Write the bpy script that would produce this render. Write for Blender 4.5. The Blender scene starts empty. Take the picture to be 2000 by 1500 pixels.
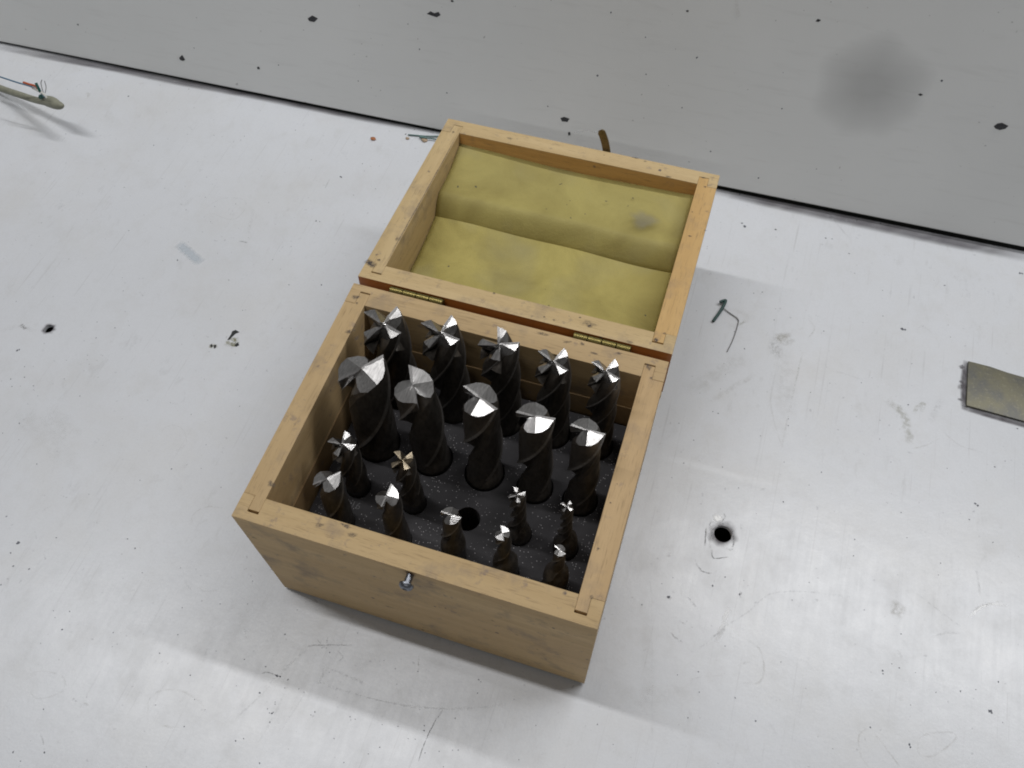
import bpy, bmesh, math, random
from mathutils import Vector, Matrix, Quaternion
random.seed(7)
R_ = math.radians
S = 0.001                      # one unit below is a millimetre
scene = bpy.context.scene
COL = scene.collection

# ------------------------------------------------------------------ camera
CAM = Vector((172.220528, -103.750395, 454.140234))
ROT = ((0.952094085, 0.305351853, -0.016646292),
       (-0.251393475, 0.812522109, 0.525936444),
       (0.174121148, -0.496556208, 0.850360957))      # rows: right, up, back
FPX = 1665.5335                # focal length in pixels of a 2000 px wide frame
cd = bpy.data.cameras.new('camera')
cam = bpy.data.objects.new('camera', cd)
COL.objects.link(cam)
cd.sensor_width = 36.0
cd.lens = FPX / 2000 * 36.0
cd.clip_start, cd.clip_end = 0.01, 50
m = Matrix((ROT[0], ROT[1], ROT[2])).transposed().to_4x4()
m.translation = CAM * S
cam.matrix_world = m
scene.camera = cam

# ------------------------------------------------------------------ light
w = bpy.data.worlds.new('World')
scene.world = w
w.use_nodes = True
w.node_tree.nodes['Background'].inputs[0].default_value = (1.0, 0.98, 0.95, 1)
w.node_tree.nodes['Background'].inputs[1].default_value = 0.08
def tube(name, loc, sx, sy, power, col=(1, 0.985, 0.96), aim=None):
    l = bpy.data.lights.new(name, 'AREA')
    l.shape = 'RECTANGLE'; l.size, l.size_y = sx, sy
    l.energy = power; l.color = col
    o = bpy.data.objects.new(name, l); COL.objects.link(o)
    o.location = loc
    if aim: o.rotation_euler = (Vector(aim) - Vector(loc)).to_track_quat('-Z', 'Y').to_euler()
    return o
tube('tube_and_fill_lamp', (1.05, 0.90, 2.0), 1.6, 0.07, 25, (1.0, 0.995, 0.99))     # tube beyond the bench, to the right
tube('tube_and_fill_lamp', (-0.72, 0.14, 2.0), 1.5, 0.045, 15.5, (1.0, 0.995, 0.99))    # tube nearly overhead, to the left
tube('tube_and_fill_lamp', (0.5, -2.3, 2.2), 2.6, 0.07, 10, (1.0, 0.995, 0.99))     # added fill behind the camera, brightening the wall and box front
scene.view_settings.view_transform = 'Standard'
scene.view_settings.look = 'None'
scene.view_settings.exposure = 0.16
scene.view_settings.gamma = 1.0
scene.render.engine = 'CYCLES'
scene.cycles.pixel_filter_type = 'BLACKMAN_HARRIS'
scene.cycles.filter_width = 1.9          # the small camera's slight softness

# ------------------------------------------------------------------ helpers
TZ = -2.0                      # bench surface (the box stands 2 mm clear on its recessed bottom)
WY, WTILT = 364.5, R_(17)       # foot of the back wall, its lean away
WYAW = 0.0125
def ray(px, py):
    d = Vector(((px - 1000) / FPX, (750 - py) / FPX, -1.0))
    return Vector((sum(ROT[k][i] * d[k] for k in range(3)) for i in range(3)))
def at(px, py, z=TZ):          # point of the bench seen at photo pixel px, py
    d = ray(px, py); return CAM + d * ((z - CAM.z) / d.z)
def at_y(px, py, y):
    d = ray(px, py); return CAM + d * ((y - CAM.y) / d.y)
WEX = Vector((math.cos(WYAW), math.sin(WYAW), 0.0028)).normalized()
WN = WEX.cross(Vector((-math.sin(WYAW) * math.sin(WTILT), math.cos(WYAW) * math.sin(WTILT), math.cos(WTILT)))).normalized()
WEY = WN.cross(WEX)
WP = Vector((170, WY, 2.2))
def at_wall(px, py):
    d = ray(px, py); return CAM + d * ((WP - CAM).dot(WN) / d.dot(WN))

def link(name, me, mat=None, parent=None, kind=None, label=None, cat=None, group=None):
    o = bpy.data.objects.new(name, me); COL.objects.link(o)
    if mat is not None and me is not None:
        if len(me.materials): me.materials.clear()
        for x in (mat if isinstance(mat, (list, tuple)) else [mat]): me.materials.append(x)
    if parent: o.parent = parent
    if kind: o['kind'] = kind
    if label: o['label'] = label
    if cat: o['category'] = cat
    if group: o['group'] = group
    return o
def empty(name, loc, label, cat, group=None):
    o = link(name, None, label=label, cat=cat, group=group)
    o.location = Vector(loc) * S; o.empty_display_size = 0.01
    return o
def mesh(name, verts, faces, smooth=None, off=(0, 0, 0)):
    me = bpy.data.meshes.new(name)
    me.from_pydata([((v[0] - off[0]) * S, (v[1] - off[1]) * S, (v[2] - off[2]) * S) for v in verts], [], faces)
    me.validate(); me.update()
    if smooth is not None:
        me.polygons.foreach_set('use_smooth', [True] * len(me.polygons))
        me.set_sharp_from_angle(angle=R_(smooth))
    return me
def fix(bm): bmesh.ops.recalc_face_normals(bm, faces=bm.faces)
def bm_mesh(name, bm, smooth=None):
    me = bpy.data.meshes.new(name)
    bm.to_mesh(me); bm.free()
    if smooth is not None:
        me.polygons.foreach_set('use_smooth', [True] * len(me.polygons))
        me.set_sharp_from_angle(angle=R_(smooth))
    return me
def prism(name, plan, z0, z1, bevel=0.45, wear=0.0, seed=0):
    """plan polygon (mm) extruded and softened; wear wobbles the arris"""
    bm = bmesh.new()
    lo = [bm.verts.new((x * S, y * S, z0 * S)) for x, y in plan]
    hi = [bm.verts.new((x * S, y * S, z1 * S)) for x, y in plan]
    n = len(plan)
    bm.faces.new(list(reversed(lo))); bm.faces.new(hi)
    for i in range(n): bm.faces.new((lo[i], lo[(i + 1) % n], hi[(i + 1) % n], hi[i]))
    fix(bm)
    if bevel:
        bmesh.ops.bevel(bm, geom=bm.edges[:], offset=bevel * S, segments=2, profile=0.6, affect='EDGES', clamp_overlap=True)
    return bm_mesh(name, bm, 40)
def boxm(name, x0, x1, y0, y1, z0, z1, bevel=0.3):
    return prism(name, [(x0, y0), (x1, y0), (x1, y1), (x0, y1)], z0, z1, bevel)
def tube_mesh(name, pts, rad, n=10, flat=1.0):
    """tube along pts; rad a number or a list"""
    pts = [Vector(p) for p in pts]
    vs, fs = [], []
    up = Vector((0, 0, 1))
    for i, p in enumerate(pts):
        t = (pts[min(i + 1, len(pts) - 1)] - pts[max(i - 1, 0)]).normalized()
        s = t.cross(up)
        if s.length < 1e-3: s = Vector((1, 0, 0))
        s.normalize(); q = s.cross(t)
        r = rad[i] if isinstance(rad, (list, tuple)) else rad
        for k in range(n):
            a = 2 * math.pi * k / n
            vs.append(p + s * math.cos(a) * r + q * math.sin(a) * r * flat)
    for i in range(len(pts) - 1):
        for k in range(n):
            k2 = (k + 1) % n
            fs.append((i * n + k, i * n + k2, (i + 1) * n + k2, (i + 1) * n + k))
    fs.append(tuple(range(n - 1, -1, -1))); fs.append(tuple(range((len(pts) - 1) * n, len(pts) * n)))
    bm = bmesh.new(); me = mesh(name, vs, fs); bm.from_mesh(me); fix(bm); bm.to_mesh(me); bm.free()
    me.polygons.foreach_set('use_smooth', [True] * len(me.polygons)); me.set_sharp_from_angle(angle=R_(50))
    return me
def smooth_path(pts, k=6):
    """Catmull-Rom through pts"""
    P = [Vector(p) for p in pts]; P = [P[0] * 2 - P[1]] + P + [P[-1] * 2 - P[-2]]
    out = []
    for i in range(1, len(P) - 2):
        for j in range(k):
            t = j / k
            out.append(0.5 * ((2 * P[i]) + (P[i + 1] - P[i - 1]) * t + (2 * P[i - 1] - 5 * P[i] + 4 * P[i + 1] - P[i + 2]) * t * t
                              + (3 * P[i] - P[i - 1] - 3 * P[i + 1] + P[i + 2]) * t ** 3))
    out.append(P[-2]); return out

# ------------------------------------------------------------------ materials
class N:
    """small node-graph writer"""
    def __init__(s, name):
        s.m = bpy.data.materials.new(name); s.m.use_nodes = True
        s.t = s.m.node_tree; s.b = s.t.nodes['Principled BSDF']; s.out = s.t.nodes['Material Output']
    def new(s, k, **kw):
        n = s.t.nodes.new(k)
        for a, v in kw.items(): setattr(n, a, v)
        return n
    def put(s, sock, v):
        if hasattr(v, 'is_output') or isinstance(v, bpy.types.NodeSocket): s.t.links.new(v, sock)
        elif isinstance(v, (tuple, list)): sock.default_value = tuple(v) + ((1,) if len(v) == 3 and len(sock.default_value) == 4 else ())
        else: sock.default_value = v
    def coord(s, scale=(1, 1, 1), rot=(0, 0, 0), loc=(0, 0, 0), kind='Object'):
        c = s.new('ShaderNodeTexCoord'); mp = s.new('ShaderNodeMapping')
        mp.inputs['Scale'].default_value = scale; mp.inputs['Rotation'].default_value = rot; mp.inputs['Location'].default_value = loc
        s.t.links.new(c.outputs[kind], mp.inputs['Vector']); return mp.outputs[0]
    def noise(s, vec, scale, detail=4, rough=0.55, dist=0.0):
        n = s.new('ShaderNodeTexNoise'); s.put(n.inputs['Vector'], vec)
        n.inputs['Scale'].default_value = scale; n.inputs['Detail'].default_value = detail
        n.inputs['Roughness'].default_value = rough; n.inputs['Distortion'].default_value = dist
        return n.outputs['Fac']
    def ramp(s, fac, stops):
        r = s.new('ShaderNodeValToRGB'); s.put(r.inputs[0], fac)
        e = r.color_ramp.elements
        while len(e) < len(stops): e.new(0.5)
        for i, (p, c) in enumerate(stops):
            e[i].position = p
            e[i].color = (c, c, c, 1) if not isinstance(c, tuple) else tuple(c) + (1,)
        return r.outputs[0]
    def mix(s, fac, a, b, mode='MIX'):
        n = s.new('ShaderNodeMix', data_type='RGBA', blend_type=mode)
        s.put(n.inputs[0], fac); s.put(n.inputs[6], a); s.put(n.inputs[7], b)
        return n.outputs[2]
    def math(s, op, a, b=0.0):
        n = s.new('ShaderNodeMath', operation=op); s.put(n.inputs[0], a); s.put(n.inputs[1], b); return n.outputs[0]
    def bump(s, h, strength=0.2, dist=0.0002, normal=None):
        n = s.new('ShaderNodeBump'); n.inputs['Strength'].default_value = strength; n.inputs['Distance'].default_value = dist
        s.put(n.inputs['Height'], h)
        if normal: s.put(n.inputs['Normal'], normal)
        return n.outputs[0]
    def set(s, **kw):
        al = dict(base='Base Color', rough='Roughness', metal='Metallic', spec='Specular IOR Level', normal='Normal', alpha='Alpha', coat='Coat Weight')
        for k, v in kw.items(): s.put(s.b.inputs[al.get(k, k)], v)
        return s
def simple(name, col, rough=0.5, metal=0.0, spec=0.5, var=0.12, scale=900):
    n = N(name); v = n.coord()
    f = n.noise(v, scale, 3)
    c = n.mix(n.ramp(f, [(0.3, 1.0 - var), (0.7, 1.0)]), (0, 0, 0), col, 'MIX')
    n.set(base=c, rough=rough, metal=metal, spec=spec); return n.m

def wood(name, axis, light=(0.533, 0.390, 0.215), dark=(0.410, 0.285, 0.142), grime=0.5, seed=0.0, rough=0.62):
    """pale close-grained timber, grain along axis, with handling grime and ink-like spots"""
    n = N(name)
    st = [1, 1, 1]; st['xyz'.index(axis)] = 0.07
    v = n.coord(tuple(st), loc=(seed, seed * 1.7, seed * 0.6)); o = n.coord(loc=(seed * 2.1, seed, -seed))
    grain = n.noise(v, 240, 6, 0.62, 0.6)
    broad = n.noise(v, 55, 3, 0.5, 0.9)
    pores = n.noise(v, 1500, 3, 0.6)
    c = n.mix(n.ramp(broad, [(0.28, 0.0), (0.72, 1.0)]), dark, light)
    c = n.mix(n.ramp(grain, [(0.35, 0.55), (0.62, 0.0)]), c, dark)
    c = n.mix(n.ramp(pores, [(0.30, 0.42), (0.44, 0.0)]), c, (0.16, 0.10, 0.05))
    sm = n.noise(o, 42, 5, 0.65)                                         # broad smudges
    c = n.mix(n.math('MULTIPLY', n.ramp(sm, [(0.54, 0.0), (0.74, 1.0)]), grime), c, (0.17, 0.14, 0.125))
    sm2 = n.noise(o, 130, 4, 0.7)
    c = n.mix(n.math('MULTIPLY', n.ramp(sm2, [(0.60, 0.0), (0.70, 1.0)]), grime * 0.75), c, (0.12, 0.10, 0.12))
    vo = n.new('ShaderNodeTexVoronoi'); n.put(vo.inputs['Vector'], o); vo.inputs['Scale'].default_value = 85
    wob = n.noise(o, 900, 2)
    d = n.math('ADD', vo.outputs['Distance'], n.math('MULTIPLY', wob, 0.10))
    sp = n.math('MULTIPLY', n.ramp(d, [(0.105, 1.0), (0.15, 0.0)]), n.ramp(n.noise(o, 60, 2), [(0.5, 0.0), (0.56, 1.0)]))
    c = n.mix(n.math('MULTIPLY', sp, 0.85), c, (0.06, 0.055, 0.075))
    h = n.math('ADD', grain, n.math('MULTIPLY', pores, 0.6))
    n.set(base=c, rough=n.ramp(grain, [(0.2, rough - 0.08), (0.8, rough + 0.1)]), spec=0.35, normal=n.bump(h, 0.28, 0.00025))
    return n.m

W_X = wood('birch along x', 'x', seed=0.03)
W_X2 = wood('birch front', 'x', light=(0.533, 0.395, 0.215), dark=(0.420, 0.295, 0.147), grime=0.6, seed=0.31)
W_Y = wood('birch along y', 'y', grime=0.55, seed=0.12)
W_Y2 = wood('birch along y pale', 'y', light=(0.554, 0.395, 0.215), dark=(0.440, 0.300, 0.152), grime=0.4, seed=0.53)
W_YO = wood('orange birch along y', 'y', light=(0.610, 0.406, 0.177), dark=(0.501, 0.317, 0.125), grime=0.3, seed=0.71)
W_XL = wood('lid birch along x', 'x', light=(0.590, 0.452, 0.251), dark=(0.472, 0.343, 0.172), grime=0.6, seed=0.9)
W_YL = wood('lid birch along y', 'y', light=(0.561, 0.426, 0.233), dark=(0.452, 0.328, 0.162), grime=0.6, seed=1.2)
W_EDGE = wood('varnished outer face', 'x', light=(0.437, 0.155, 0.030), dark=(0.312, 0.100, 0.017), grime=0.2, seed=1.6, rough=0.4)
W_OUT = wood('weathered outer face lifted for light', 'x', light=(0.64, 0.47, 0.25), dark=(0.49, 0.335, 0.165), grime=0.7, seed=3.1)  # front face coloured paler than its board, offsetting the weak light there
W_WARM = wood('warm inner face', 'x', light=(0.624, 0.370, 0.133), dark=(0.489, 0.270, 0.086), grime=0.2, seed=4.4)
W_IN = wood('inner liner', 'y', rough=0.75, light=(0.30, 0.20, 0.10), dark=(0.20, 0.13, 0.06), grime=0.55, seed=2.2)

def m_bench():
    n = N('white painted steel'); v = n.coord()
    big = n.noise(v, 7, 5, 0.6); mid = n.noise(v, 45, 6, 0.7); fine = n.noise(v, 700, 3, 0.6)
    c = n.mix(n.ramp(big, [(0.3, 0.0), (0.7, 1.0)]), (0.58, 0.598, 0.628), (0.622, 0.640, 0.674))
    c = n.mix(n.math('MULTIPLY', n.ramp(n.noise(n.coord(loc=(3, 1, 0)), 11, 6, 0.65, 0.3), [(0.47, 0.0), (0.70, 1.0)]), 0.30), c, (0.53, 0.52, 0.495))
    c = n.mix(n.math('MULTIPLY', n.ramp(mid, [(0.52, 0.0), (0.74, 1.0)]), 0.22), c, (0.44, 0.435, 0.42))
    gr = n.noise(n.coord((1, 0.35, 1), rot=(0, 0, 0.5)), 150, 6, 0.75, 0.4)
    area = n.ramp(n.noise(v, 16, 3), [(0.42, 0.0), (0.62, 1.0)])
    c = n.mix(n.math('MULTIPLY', n.math('MULTIPLY', n.ramp(gr, [(0.57, 0.0), (0.74, 1.0)]), 0.34), area), c, (0.32, 0.32, 0.32))
    sp = n.noise(v, 330, 2, 0.5)
    c = n.mix(n.math('MULTIPLY', n.ramp(sp, [(0.72, 0.0), (0.77, 1.0)]), 0.35), c, (0.22, 0.22, 0.25))
    c = n.mix(n.math('MULTIPLY', n.ramp(n.noise(v, 1300, 2), [(0.4, 0.0), (0.7, 1.0)]), 0.10), c, (0.33, 0.33, 0.35))
    for k, (ang, sc) in enumerate(((0.7, 700), (-0.5, 800), (1.9, 620))):      # hair-fine layered scratches
        f = n.noise(n.coord((1, 0.012, 1), rot=(0, 0, ang), loc=(k, 2 * k, 0)), sc, 2, 0.5)
        msk = n.ramp(n.noise(n.coord(loc=(5 + k, k, 0)), 22, 4, 0.6), [(0.48, 0.0), (0.66, 1.0)])
        c = n.mix(n.math('MULTIPLY', n.math('MULTIPLY', n.ramp(f, [(0.66, 0.0), (0.72, 1.0)]), 0.35), msk), c, (0.36, 0.36, 0.37))
    scr = n.noise(n.coord((1, 0.05, 1), rot=(0, 0, -0.25)), 420, 3, 0.6)
    r = n.math('ADD', n.ramp(mid, [(0.3, 0.26), (0.7, 0.35)]), n.math('MULTIPLY', n.ramp(scr, [(0.4, 0.0), (0.7, 1.0)]), 0.03))
    h = n.math('ADD', n.math('MULTIPLY', fine, 0.45), n.math('ADD', n.math('MULTIPLY', n.noise(v, 60, 4, 0.6), 2.2), n.math('MULTIPLY', scr, 0.06)))
    n.set(base=c, rough=r, spec=0.45, normal=n.bump(h, 0.10, 0.0006)); return n.m
M_BENCH = m_bench()
def m_wall():
    n = N('grey painted panel'); v = n.coord()
    big = n.noise(v, 7, 4, 0.55); fine = n.noise(v, 800, 3, 0.6)
    st = n.noise(n.coord((0.12, 1, 1)), 260, 4, 0.6)
    c = n.mix(n.ramp(big, [(0.3, 0.0), (0.7, 1.0)]), (0.71, 0.725, 0.725), (0.76, 0.775, 0.775))
    c = n.mix(n.math('MULTIPLY', n.ramp(st, [(0.55, 0.0), (0.75, 1.0)]), 0.14), c, (0.48, 0.48, 0.47))
    sp = n.noise(v, 300, 2, 0.5)
    c = n.mix(n.math('MULTIPLY', n.ramp(sp, [(0.74, 0.0), (0.77, 1.0)]), 0.45), c, (0.20, 0.20, 0.20))
    n.set(base=c, rough=0.46, spec=0.4, normal=n.bump(n.math('ADD', fine, n.math('MULTIPLY', big, 4.0)), 0.10, 0.0005)); return n.m
M_WALL = m_wall()
def m_foam():
    n = N('black filled board'); v = n.coord()
    big = n.noise(v, 40, 4, 0.6); fine = n.noise(v, 1600, 3, 0.7)
    c = n.mix(n.ramp(big, [(0.3, 0.0), (0.7, 1.0)]), (0.028, 0.027, 0.029), (0.045, 0.043, 0.047))
    vo = n.new('ShaderNodeTexVoronoi'); n.put(vo.inputs['Vector'], v); vo.inputs['Scale'].default_value = 950
    vo.inputs['Randomness'].default_value = 1.0
    pick = n.new('ShaderNodeSeparateColor'); n.put(pick.inputs[0], vo.outputs['Color'])
    dens = n.ramp(n.noise(v, 70, 3), [(0.38, 0.0), (0.62, 1.0)])
    g = n.math('MULTIPLY', n.ramp(vo.outputs['Distance'], [(0.13, 1.0), (0.24, 0.0)]), n.math('GREATER_THAN', n.math('MULTIPLY', pick.outputs[0], n.math('ADD', n.math('MULTIPLY', dens, 0.5), 0.6)), 0.60))
    c = n.mix(n.math('MULTIPLY', g, 0.75), c, (0.62, 0.60, 0.62))
    n.set(base=c, rough=0.75, spec=0.25, normal=n.bump(fine, 0.4, 0.0002)); return n.m
M_FOAM = m_foam()
def m_lining(name, a, b, seed):
    n = N(name); v = n.coord(loc=(seed, seed, 0))
    big = n.noise(v, 26, 5, 0.6, 0.5); sp = n.noise(v, 210, 2, 0.5); fine = n.noise(v, 2200, 2)
    st = n.noise(v, 14, 3)
    c = n.mix(n.ramp(big, [(0.32, 0.0), (0.68, 1.0)]), a, b)
    c = n.mix(n.math('MULTIPLY', n.ramp(st, [(0.55, 0.0), (0.75, 1.0)]), 0.45), c, (0.26, 0.25, 0.19))
    c = n.mix(n.math('MULTIPLY', n.ramp(sp, [(0.745, 0.0), (0.77, 1.0)]), 0.8), c, (0.05, 0.055, 0.05))
    n.set(base=c, rough=0.6, spec=0.25, normal=n.bump(n.math('ADD', n.math('ADD', fine, n.noise(v, 700, 3, 0.7)), n.math('MULTIPLY', big, 4.0)), 0.4, 0.0005)); return n.m
M_LIN1 = m_lining('yellow lining', (0.30, 0.25, 0.075), (0.44, 0.375, 0.12), 0.2)
M_LIN2 = m_lining('greyed yellow lining', (0.295, 0.248, 0.082), (0.40, 0.345, 0.118), 0.8)
def m_steel_end(name, col, rough, seed, lines=0.5):
    n = N(name); v = n.coord(rot=(0, 0, seed), loc=(seed * 0.01, 0, 0))
    wv = n.new('ShaderNodeTexWave', wave_type='BANDS', bands_direction='X'); n.put(wv.inputs['Vector'], v)
    wv.inputs['Scale'].default_value = 420; wv.inputs['Distortion'].default_value = 1.2; wv.inputs['Detail'].default_value = 2
    sc = n.noise(n.coord((1, 0.03, 1), rot=(0, 0, seed)), 1500, 3, 0.6)
    big = n.noise(v, 350, 3)
    c = n.mix(n.ramp(sc, [(0.3, 0.0), (0.7, 1.0)]), tuple(x * 0.55 for x in col), col)
    c = n.mix(n.math('MULTIPLY', n.ramp(big, [(0.55, 0), (0.72, 1.0)]), 0.4), c, tuple(x * 0.45 for x in col))
    h = n.math('ADD', n.math('MULTIPLY', wv.outputs['Fac'], lines), n.math('MULTIPLY', sc, 0.6))
    n.set(base=c, rough=rough, metal=1.0, normal=n.bump(h, 0.3, 0.0001)); return n.m
M_END = [m_steel_end('ground steel %d' % i, (0.54, 0.53, 0.525), 0.31, s, l) for i, (s, l) in enumerate([(0.3, 0.3), (1.2, 0.7), (2.2, 0.2)])]
M_ENDG = m_steel_end('straw tinted steel', (0.44, 0.37, 0.27), 0.38, 0.8, 0.3)
def m_flute():
    n = N('dark fluted steel'); v = n.coord((1, 1, 0.5))
    f = n.noise(v, 500, 4); b = n.noise(v, 60, 3)
    c = n.mix(n.ramp(f, [(0.3, 0.0), (0.7, 1.0)]), (0.046, 0.041, 0.036), (0.10, 0.091, 0.081))
    c = n.mix(n.math('MULTIPLY', n.ramp(b, [(0.5, 0), (0.7, 1.0)]), 0.5), c, (0.085, 0.066, 0.052))
    n.set(base=c, rough=0.42, metal=0.6, normal=n.bump(n.noise(n.coord((1, 1, 0.1)), 2500, 2), 0.15, 0.00005)); return n.m
M_FLUTE = m_flute()
M_LAND = simple('ground margin', (0.18, 0.17, 0.16), 0.45, 0.55, var=0.4, scale=700)
M_SHANK = simple('dull shank steel', (0.11, 0.105, 0.10), 0.42, 0.9, var=0.3, scale=300)
M_BRASS = simple('aged brass', (0.30, 0.245, 0.085), 0.40, 0.9, var=0.55, scale=1500)
M_BRASSD = simple('brown hook metal', (0.22, 0.165, 0.085), 0.45, 0.7, var=0.4, scale=900)
M_SCREW = simple('zinc screw', (0.26, 0.275, 0.31), 0.36, 1.0, var=0.4, scale=900)
M_BLACK = simple('dark recess', (0.012, 0.013, 0.012), 0.85, 0.0, 0.2)
M_MARK = simple('engraved fill', (0.20, 0.20, 0.205), 0.8, 0, 0.2, var=0.6, scale=2500)
M_CHIP = simple('bare dark metal', (0.075, 0.078, 0.085), 0.5, 0.3, var=0.6, scale=1200)
M_CHIPK = simple('black chip', (0.016, 0.018, 0.018), 0.6, 0.0, var=0.5, scale=1200)
M_PALE = simple('white undercoat', (0.75, 0.76, 0.76), 0.3, 0.0, var=0.1)
M_SPECK = simple('dark specks', (0.15, 0.16, 0.19), 0.6, 0.0, var=0.5, scale=700)

def m_smear(name, col, nscale=300, lo=0.35, hi=0.65, rough=0.5):
    """a mark whose edge fades with the stored strength 'fade'"""
    n = N(name)
    at_ = n.new('ShaderNodeAttribute', attribute_name='fade')
    f = n.noise(n.coord(), nscale, 4, 0.65)
    a = n.math('MULTIPLY', at_.outputs['Fac'], n.ramp(f, [(lo, 0.0), (hi, 1.0)]))
    n.set(base=col, rough=rough, spec=0.3)
    tr = n.new('ShaderNodeBsdfTransparent'); mx = n.new('ShaderNodeMixShader')
    n.t.links.new(a, mx.inputs[0]); n.t.links.new(tr.outputs[0], mx.inputs[1]); n.t.links.new(n.b.outputs[0], mx.inputs[2])
    n.t.links.new(mx.outputs[0], n.out.inputs[0]); return n.m
M_SMG = m_smear('grey scuff', (0.20, 0.20, 0.20), 520, 0.42, 0.70)
M_SMD = m_smear('dark scratch', (0.07, 0.075, 0.075), 700, 0.32, 0.6)
M_SMB = m_smear('brownish grime', (0.30, 0.27, 0.20), 300, 0.36, 0.72)
M_SMO = m_smear('olive residue', (0.24, 0.23, 0.12), 420, 0.38, 0.6)
M_SMW = m_smear('bright scrape', (0.9, 0.91, 0.92), 500, 0.25, 0.5, 0.15)
M_SMS = m_smear('soft grey patch', (0.22, 0.22, 0.22), 30, 0.0, 0.2)
M_SMP = m_smear('purple grey dirt', (0.09, 0.08, 0.09), 160, 0.2, 0.6)
M_SMQ = m_smear('soft purple grey dirt and shade', (0.075, 0.065, 0.075), 90, 0.0, 0.35)
M_SMC = m_smear('pale blue dried drop', (0.52, 0.58, 0.64), 60, 0.0, 0.2)
M_RUST = m_smear('brown rub mark', (0.10, 0.045, 0.02), 200, 0.0, 0.2)
M_INK = m_smear('blue grey ink', (0.06, 0.058, 0.068), 1100, 0.30, 0.62)

def fade_mesh(name, vs, fs, fade):
    me = mesh(name, vs, fs)
    a = me.attributes.new('fade', 'FLOAT', 'POINT'); a.data.foreach_set('value', fade); return me
def stroke(pts, width, strength, mat, parent, name='scratch', lift=0.12, nrm=Vector((0, 0, 1)), jitter=0.25):
    P = smooth_path(pts, 5) if len(pts) > 2 else [Vector(pts[0]).lerp(Vector(pts[1]), i / 8) for i in range(9)]
    vs, fs, fd = [], [], []
    n = len(P)
    for i, p in enumerate(P):
        t = (P[min(i + 1, n - 1)] - P[max(i - 1, 0)]).normalized(); s = nrm.cross(t).normalized()
        strength_ = strength
        e = min(1.0, i / (0.18 * n), (n - 1 - i) / (0.18 * n)) if n > 3 else 1
        j = random.uniform(-jitter, jitter) * width * 0.5
        for q, f in ((-1, 0), (-0.35, 1), (0.35, 1), (1, 0)):
            vs.append(p + s * (q * width * 0.5 + j) + nrm * lift); fd.append(f * strength * (0.25 + 0.75 * e) * random.uniform(0.7, 1.0))
    for i in range(n - 1):
        for k in range(3): fs.append((i * 4 + k, i * 4 + k + 1, i * 4 + 5 + k, i * 4 + 4 + k))
    return link(name, fade_mesh(name, vs, fs, fd), mat, parent)
def blotch(c, rx, ry, strength, mat, parent, name='smudge', rot=0.0, lift=0.10, ex=None, ey=None, rough=0.25, core=0.45, hole=0.0):
    ex = ex or Vector((1, 0, 0)); ey = ey or Vector((0, 1, 0)); nz = ex.cross(ey)
    vs, fd, fs = [Vector(c) + nz * lift], [strength], []
    K, ring = 28, (core, 0.75, 1.0)
    wob = [1 + random.uniform(-rough, rough) for _ in range(K)]
    wob = [(wob[k - 1] + 2 * wob[k] + wob[(k + 1) % K]) / 4 for k in range(K)]
    for g, t in enumerate(ring):
        for k in range(K):
            a = 2 * math.pi * k / K; x, y = rx * t * math.cos(a) * wob[k], ry * t * math.sin(a) * wob[k]
            if hole and g == 0: x, y = hole * math.cos(a), hole * math.sin(a)
            x, y = x * math.cos(rot) - y * math.sin(rot), x * math.sin(rot) + y * math.cos(rot)
            vs.append(Vector(c) + ex * x + ey * y + nz * lift); fd.append(strength * (1.0, 0.42, 0.0)[g])
    for k in range(K):
        k2 = (k + 1) % K
        if not hole: fs.append((0, 1 + k, 1 + k2))
        for g in range(2): fs.append((1 + g * K + k, 1 + (g + 1) * K + k, 1 + (g + 1) * K + k2, 1 + g * K + k2))
    return link(name, fade_mesh(name, vs, fs, fd), mat, parent)
def chip_poly(vs, fs, c, rx, ry, rot, ex, ey, lift, K=9, rough=0.35):
    nz = ex.cross(ey); b = len(vs)
    vs.append(Vector(c) + nz * lift)
    for k in range(K):
        a = 2 * math.pi * k / K; q = 1 + random.uniform(-rough, rough)
        x, y = rx * q * math.cos(a), ry * q * math.sin(a)
        x, y = x * math.cos(rot) - y * math.sin(rot), x * math.sin(rot) + y * math.cos(rot)
        vs.append(Vector(c) + ex * x + ey * y + nz * lift * 0.5)
    for k in range(K): fs.append((b, b + 1 + k, b + 1 + (k + 1) % K))

# ------------------------------------------------------------------ bench and wall
def sheet_with_holes(name, outline, holes, top, thick, res=40):
    cu = bpy.data.curves.new(name, 'CURVE'); cu.dimensions = '2D'; cu.fill_mode = 'BOTH'; cu.extrude = thick / 2 * S
    for ring in [outline] + [[(x + r * math.cos(2 * math.pi * k / res), y + r * math.sin(2 * math.pi * k / res)) for k in range(res)] for x, y, r in holes]:
        sp = cu.splines.new('POLY'); sp.points.add(len(ring) - 1); sp.use_cyclic_u = True
        for p, (x, y) in zip(sp.points, ring): p.co = (x * S, y * S, 0, 1)
    tmp = bpy.data.objects.new('tmp', cu); COL.objects.link(tmp)
    dg = bpy.context.evaluated_depsgraph_get()
    me = bpy.data.meshes.new_from_object(tmp.evaluated_get(dg))
    bpy.data.objects.remove(tmp); bpy.data.curves.remove(cu)
    me.name = name
    me.transform(Matrix.Translation((0, 0, (top - thick / 2) * S)))
    me.polygons.foreach_set('use_smooth', [False] * len(me.polygons))
    return me
h1, h2 = at(95, 642), at(1412, 1043)
bench = link('bench_top', sheet_with_holes('bench_top', [(-900, -450), (900, -450), (900, 420), (-900, 420)],
             [(h1.x, h1.y, 3.1), (h2.x, h2.y, 5.0)], TZ, 2.5), M_BENCH, kind='structure')
link('underside', boxm('underside', -880, 880, -430, 418, TZ - 60, TZ - 24, 0), M_BLACK, bench)

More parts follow.
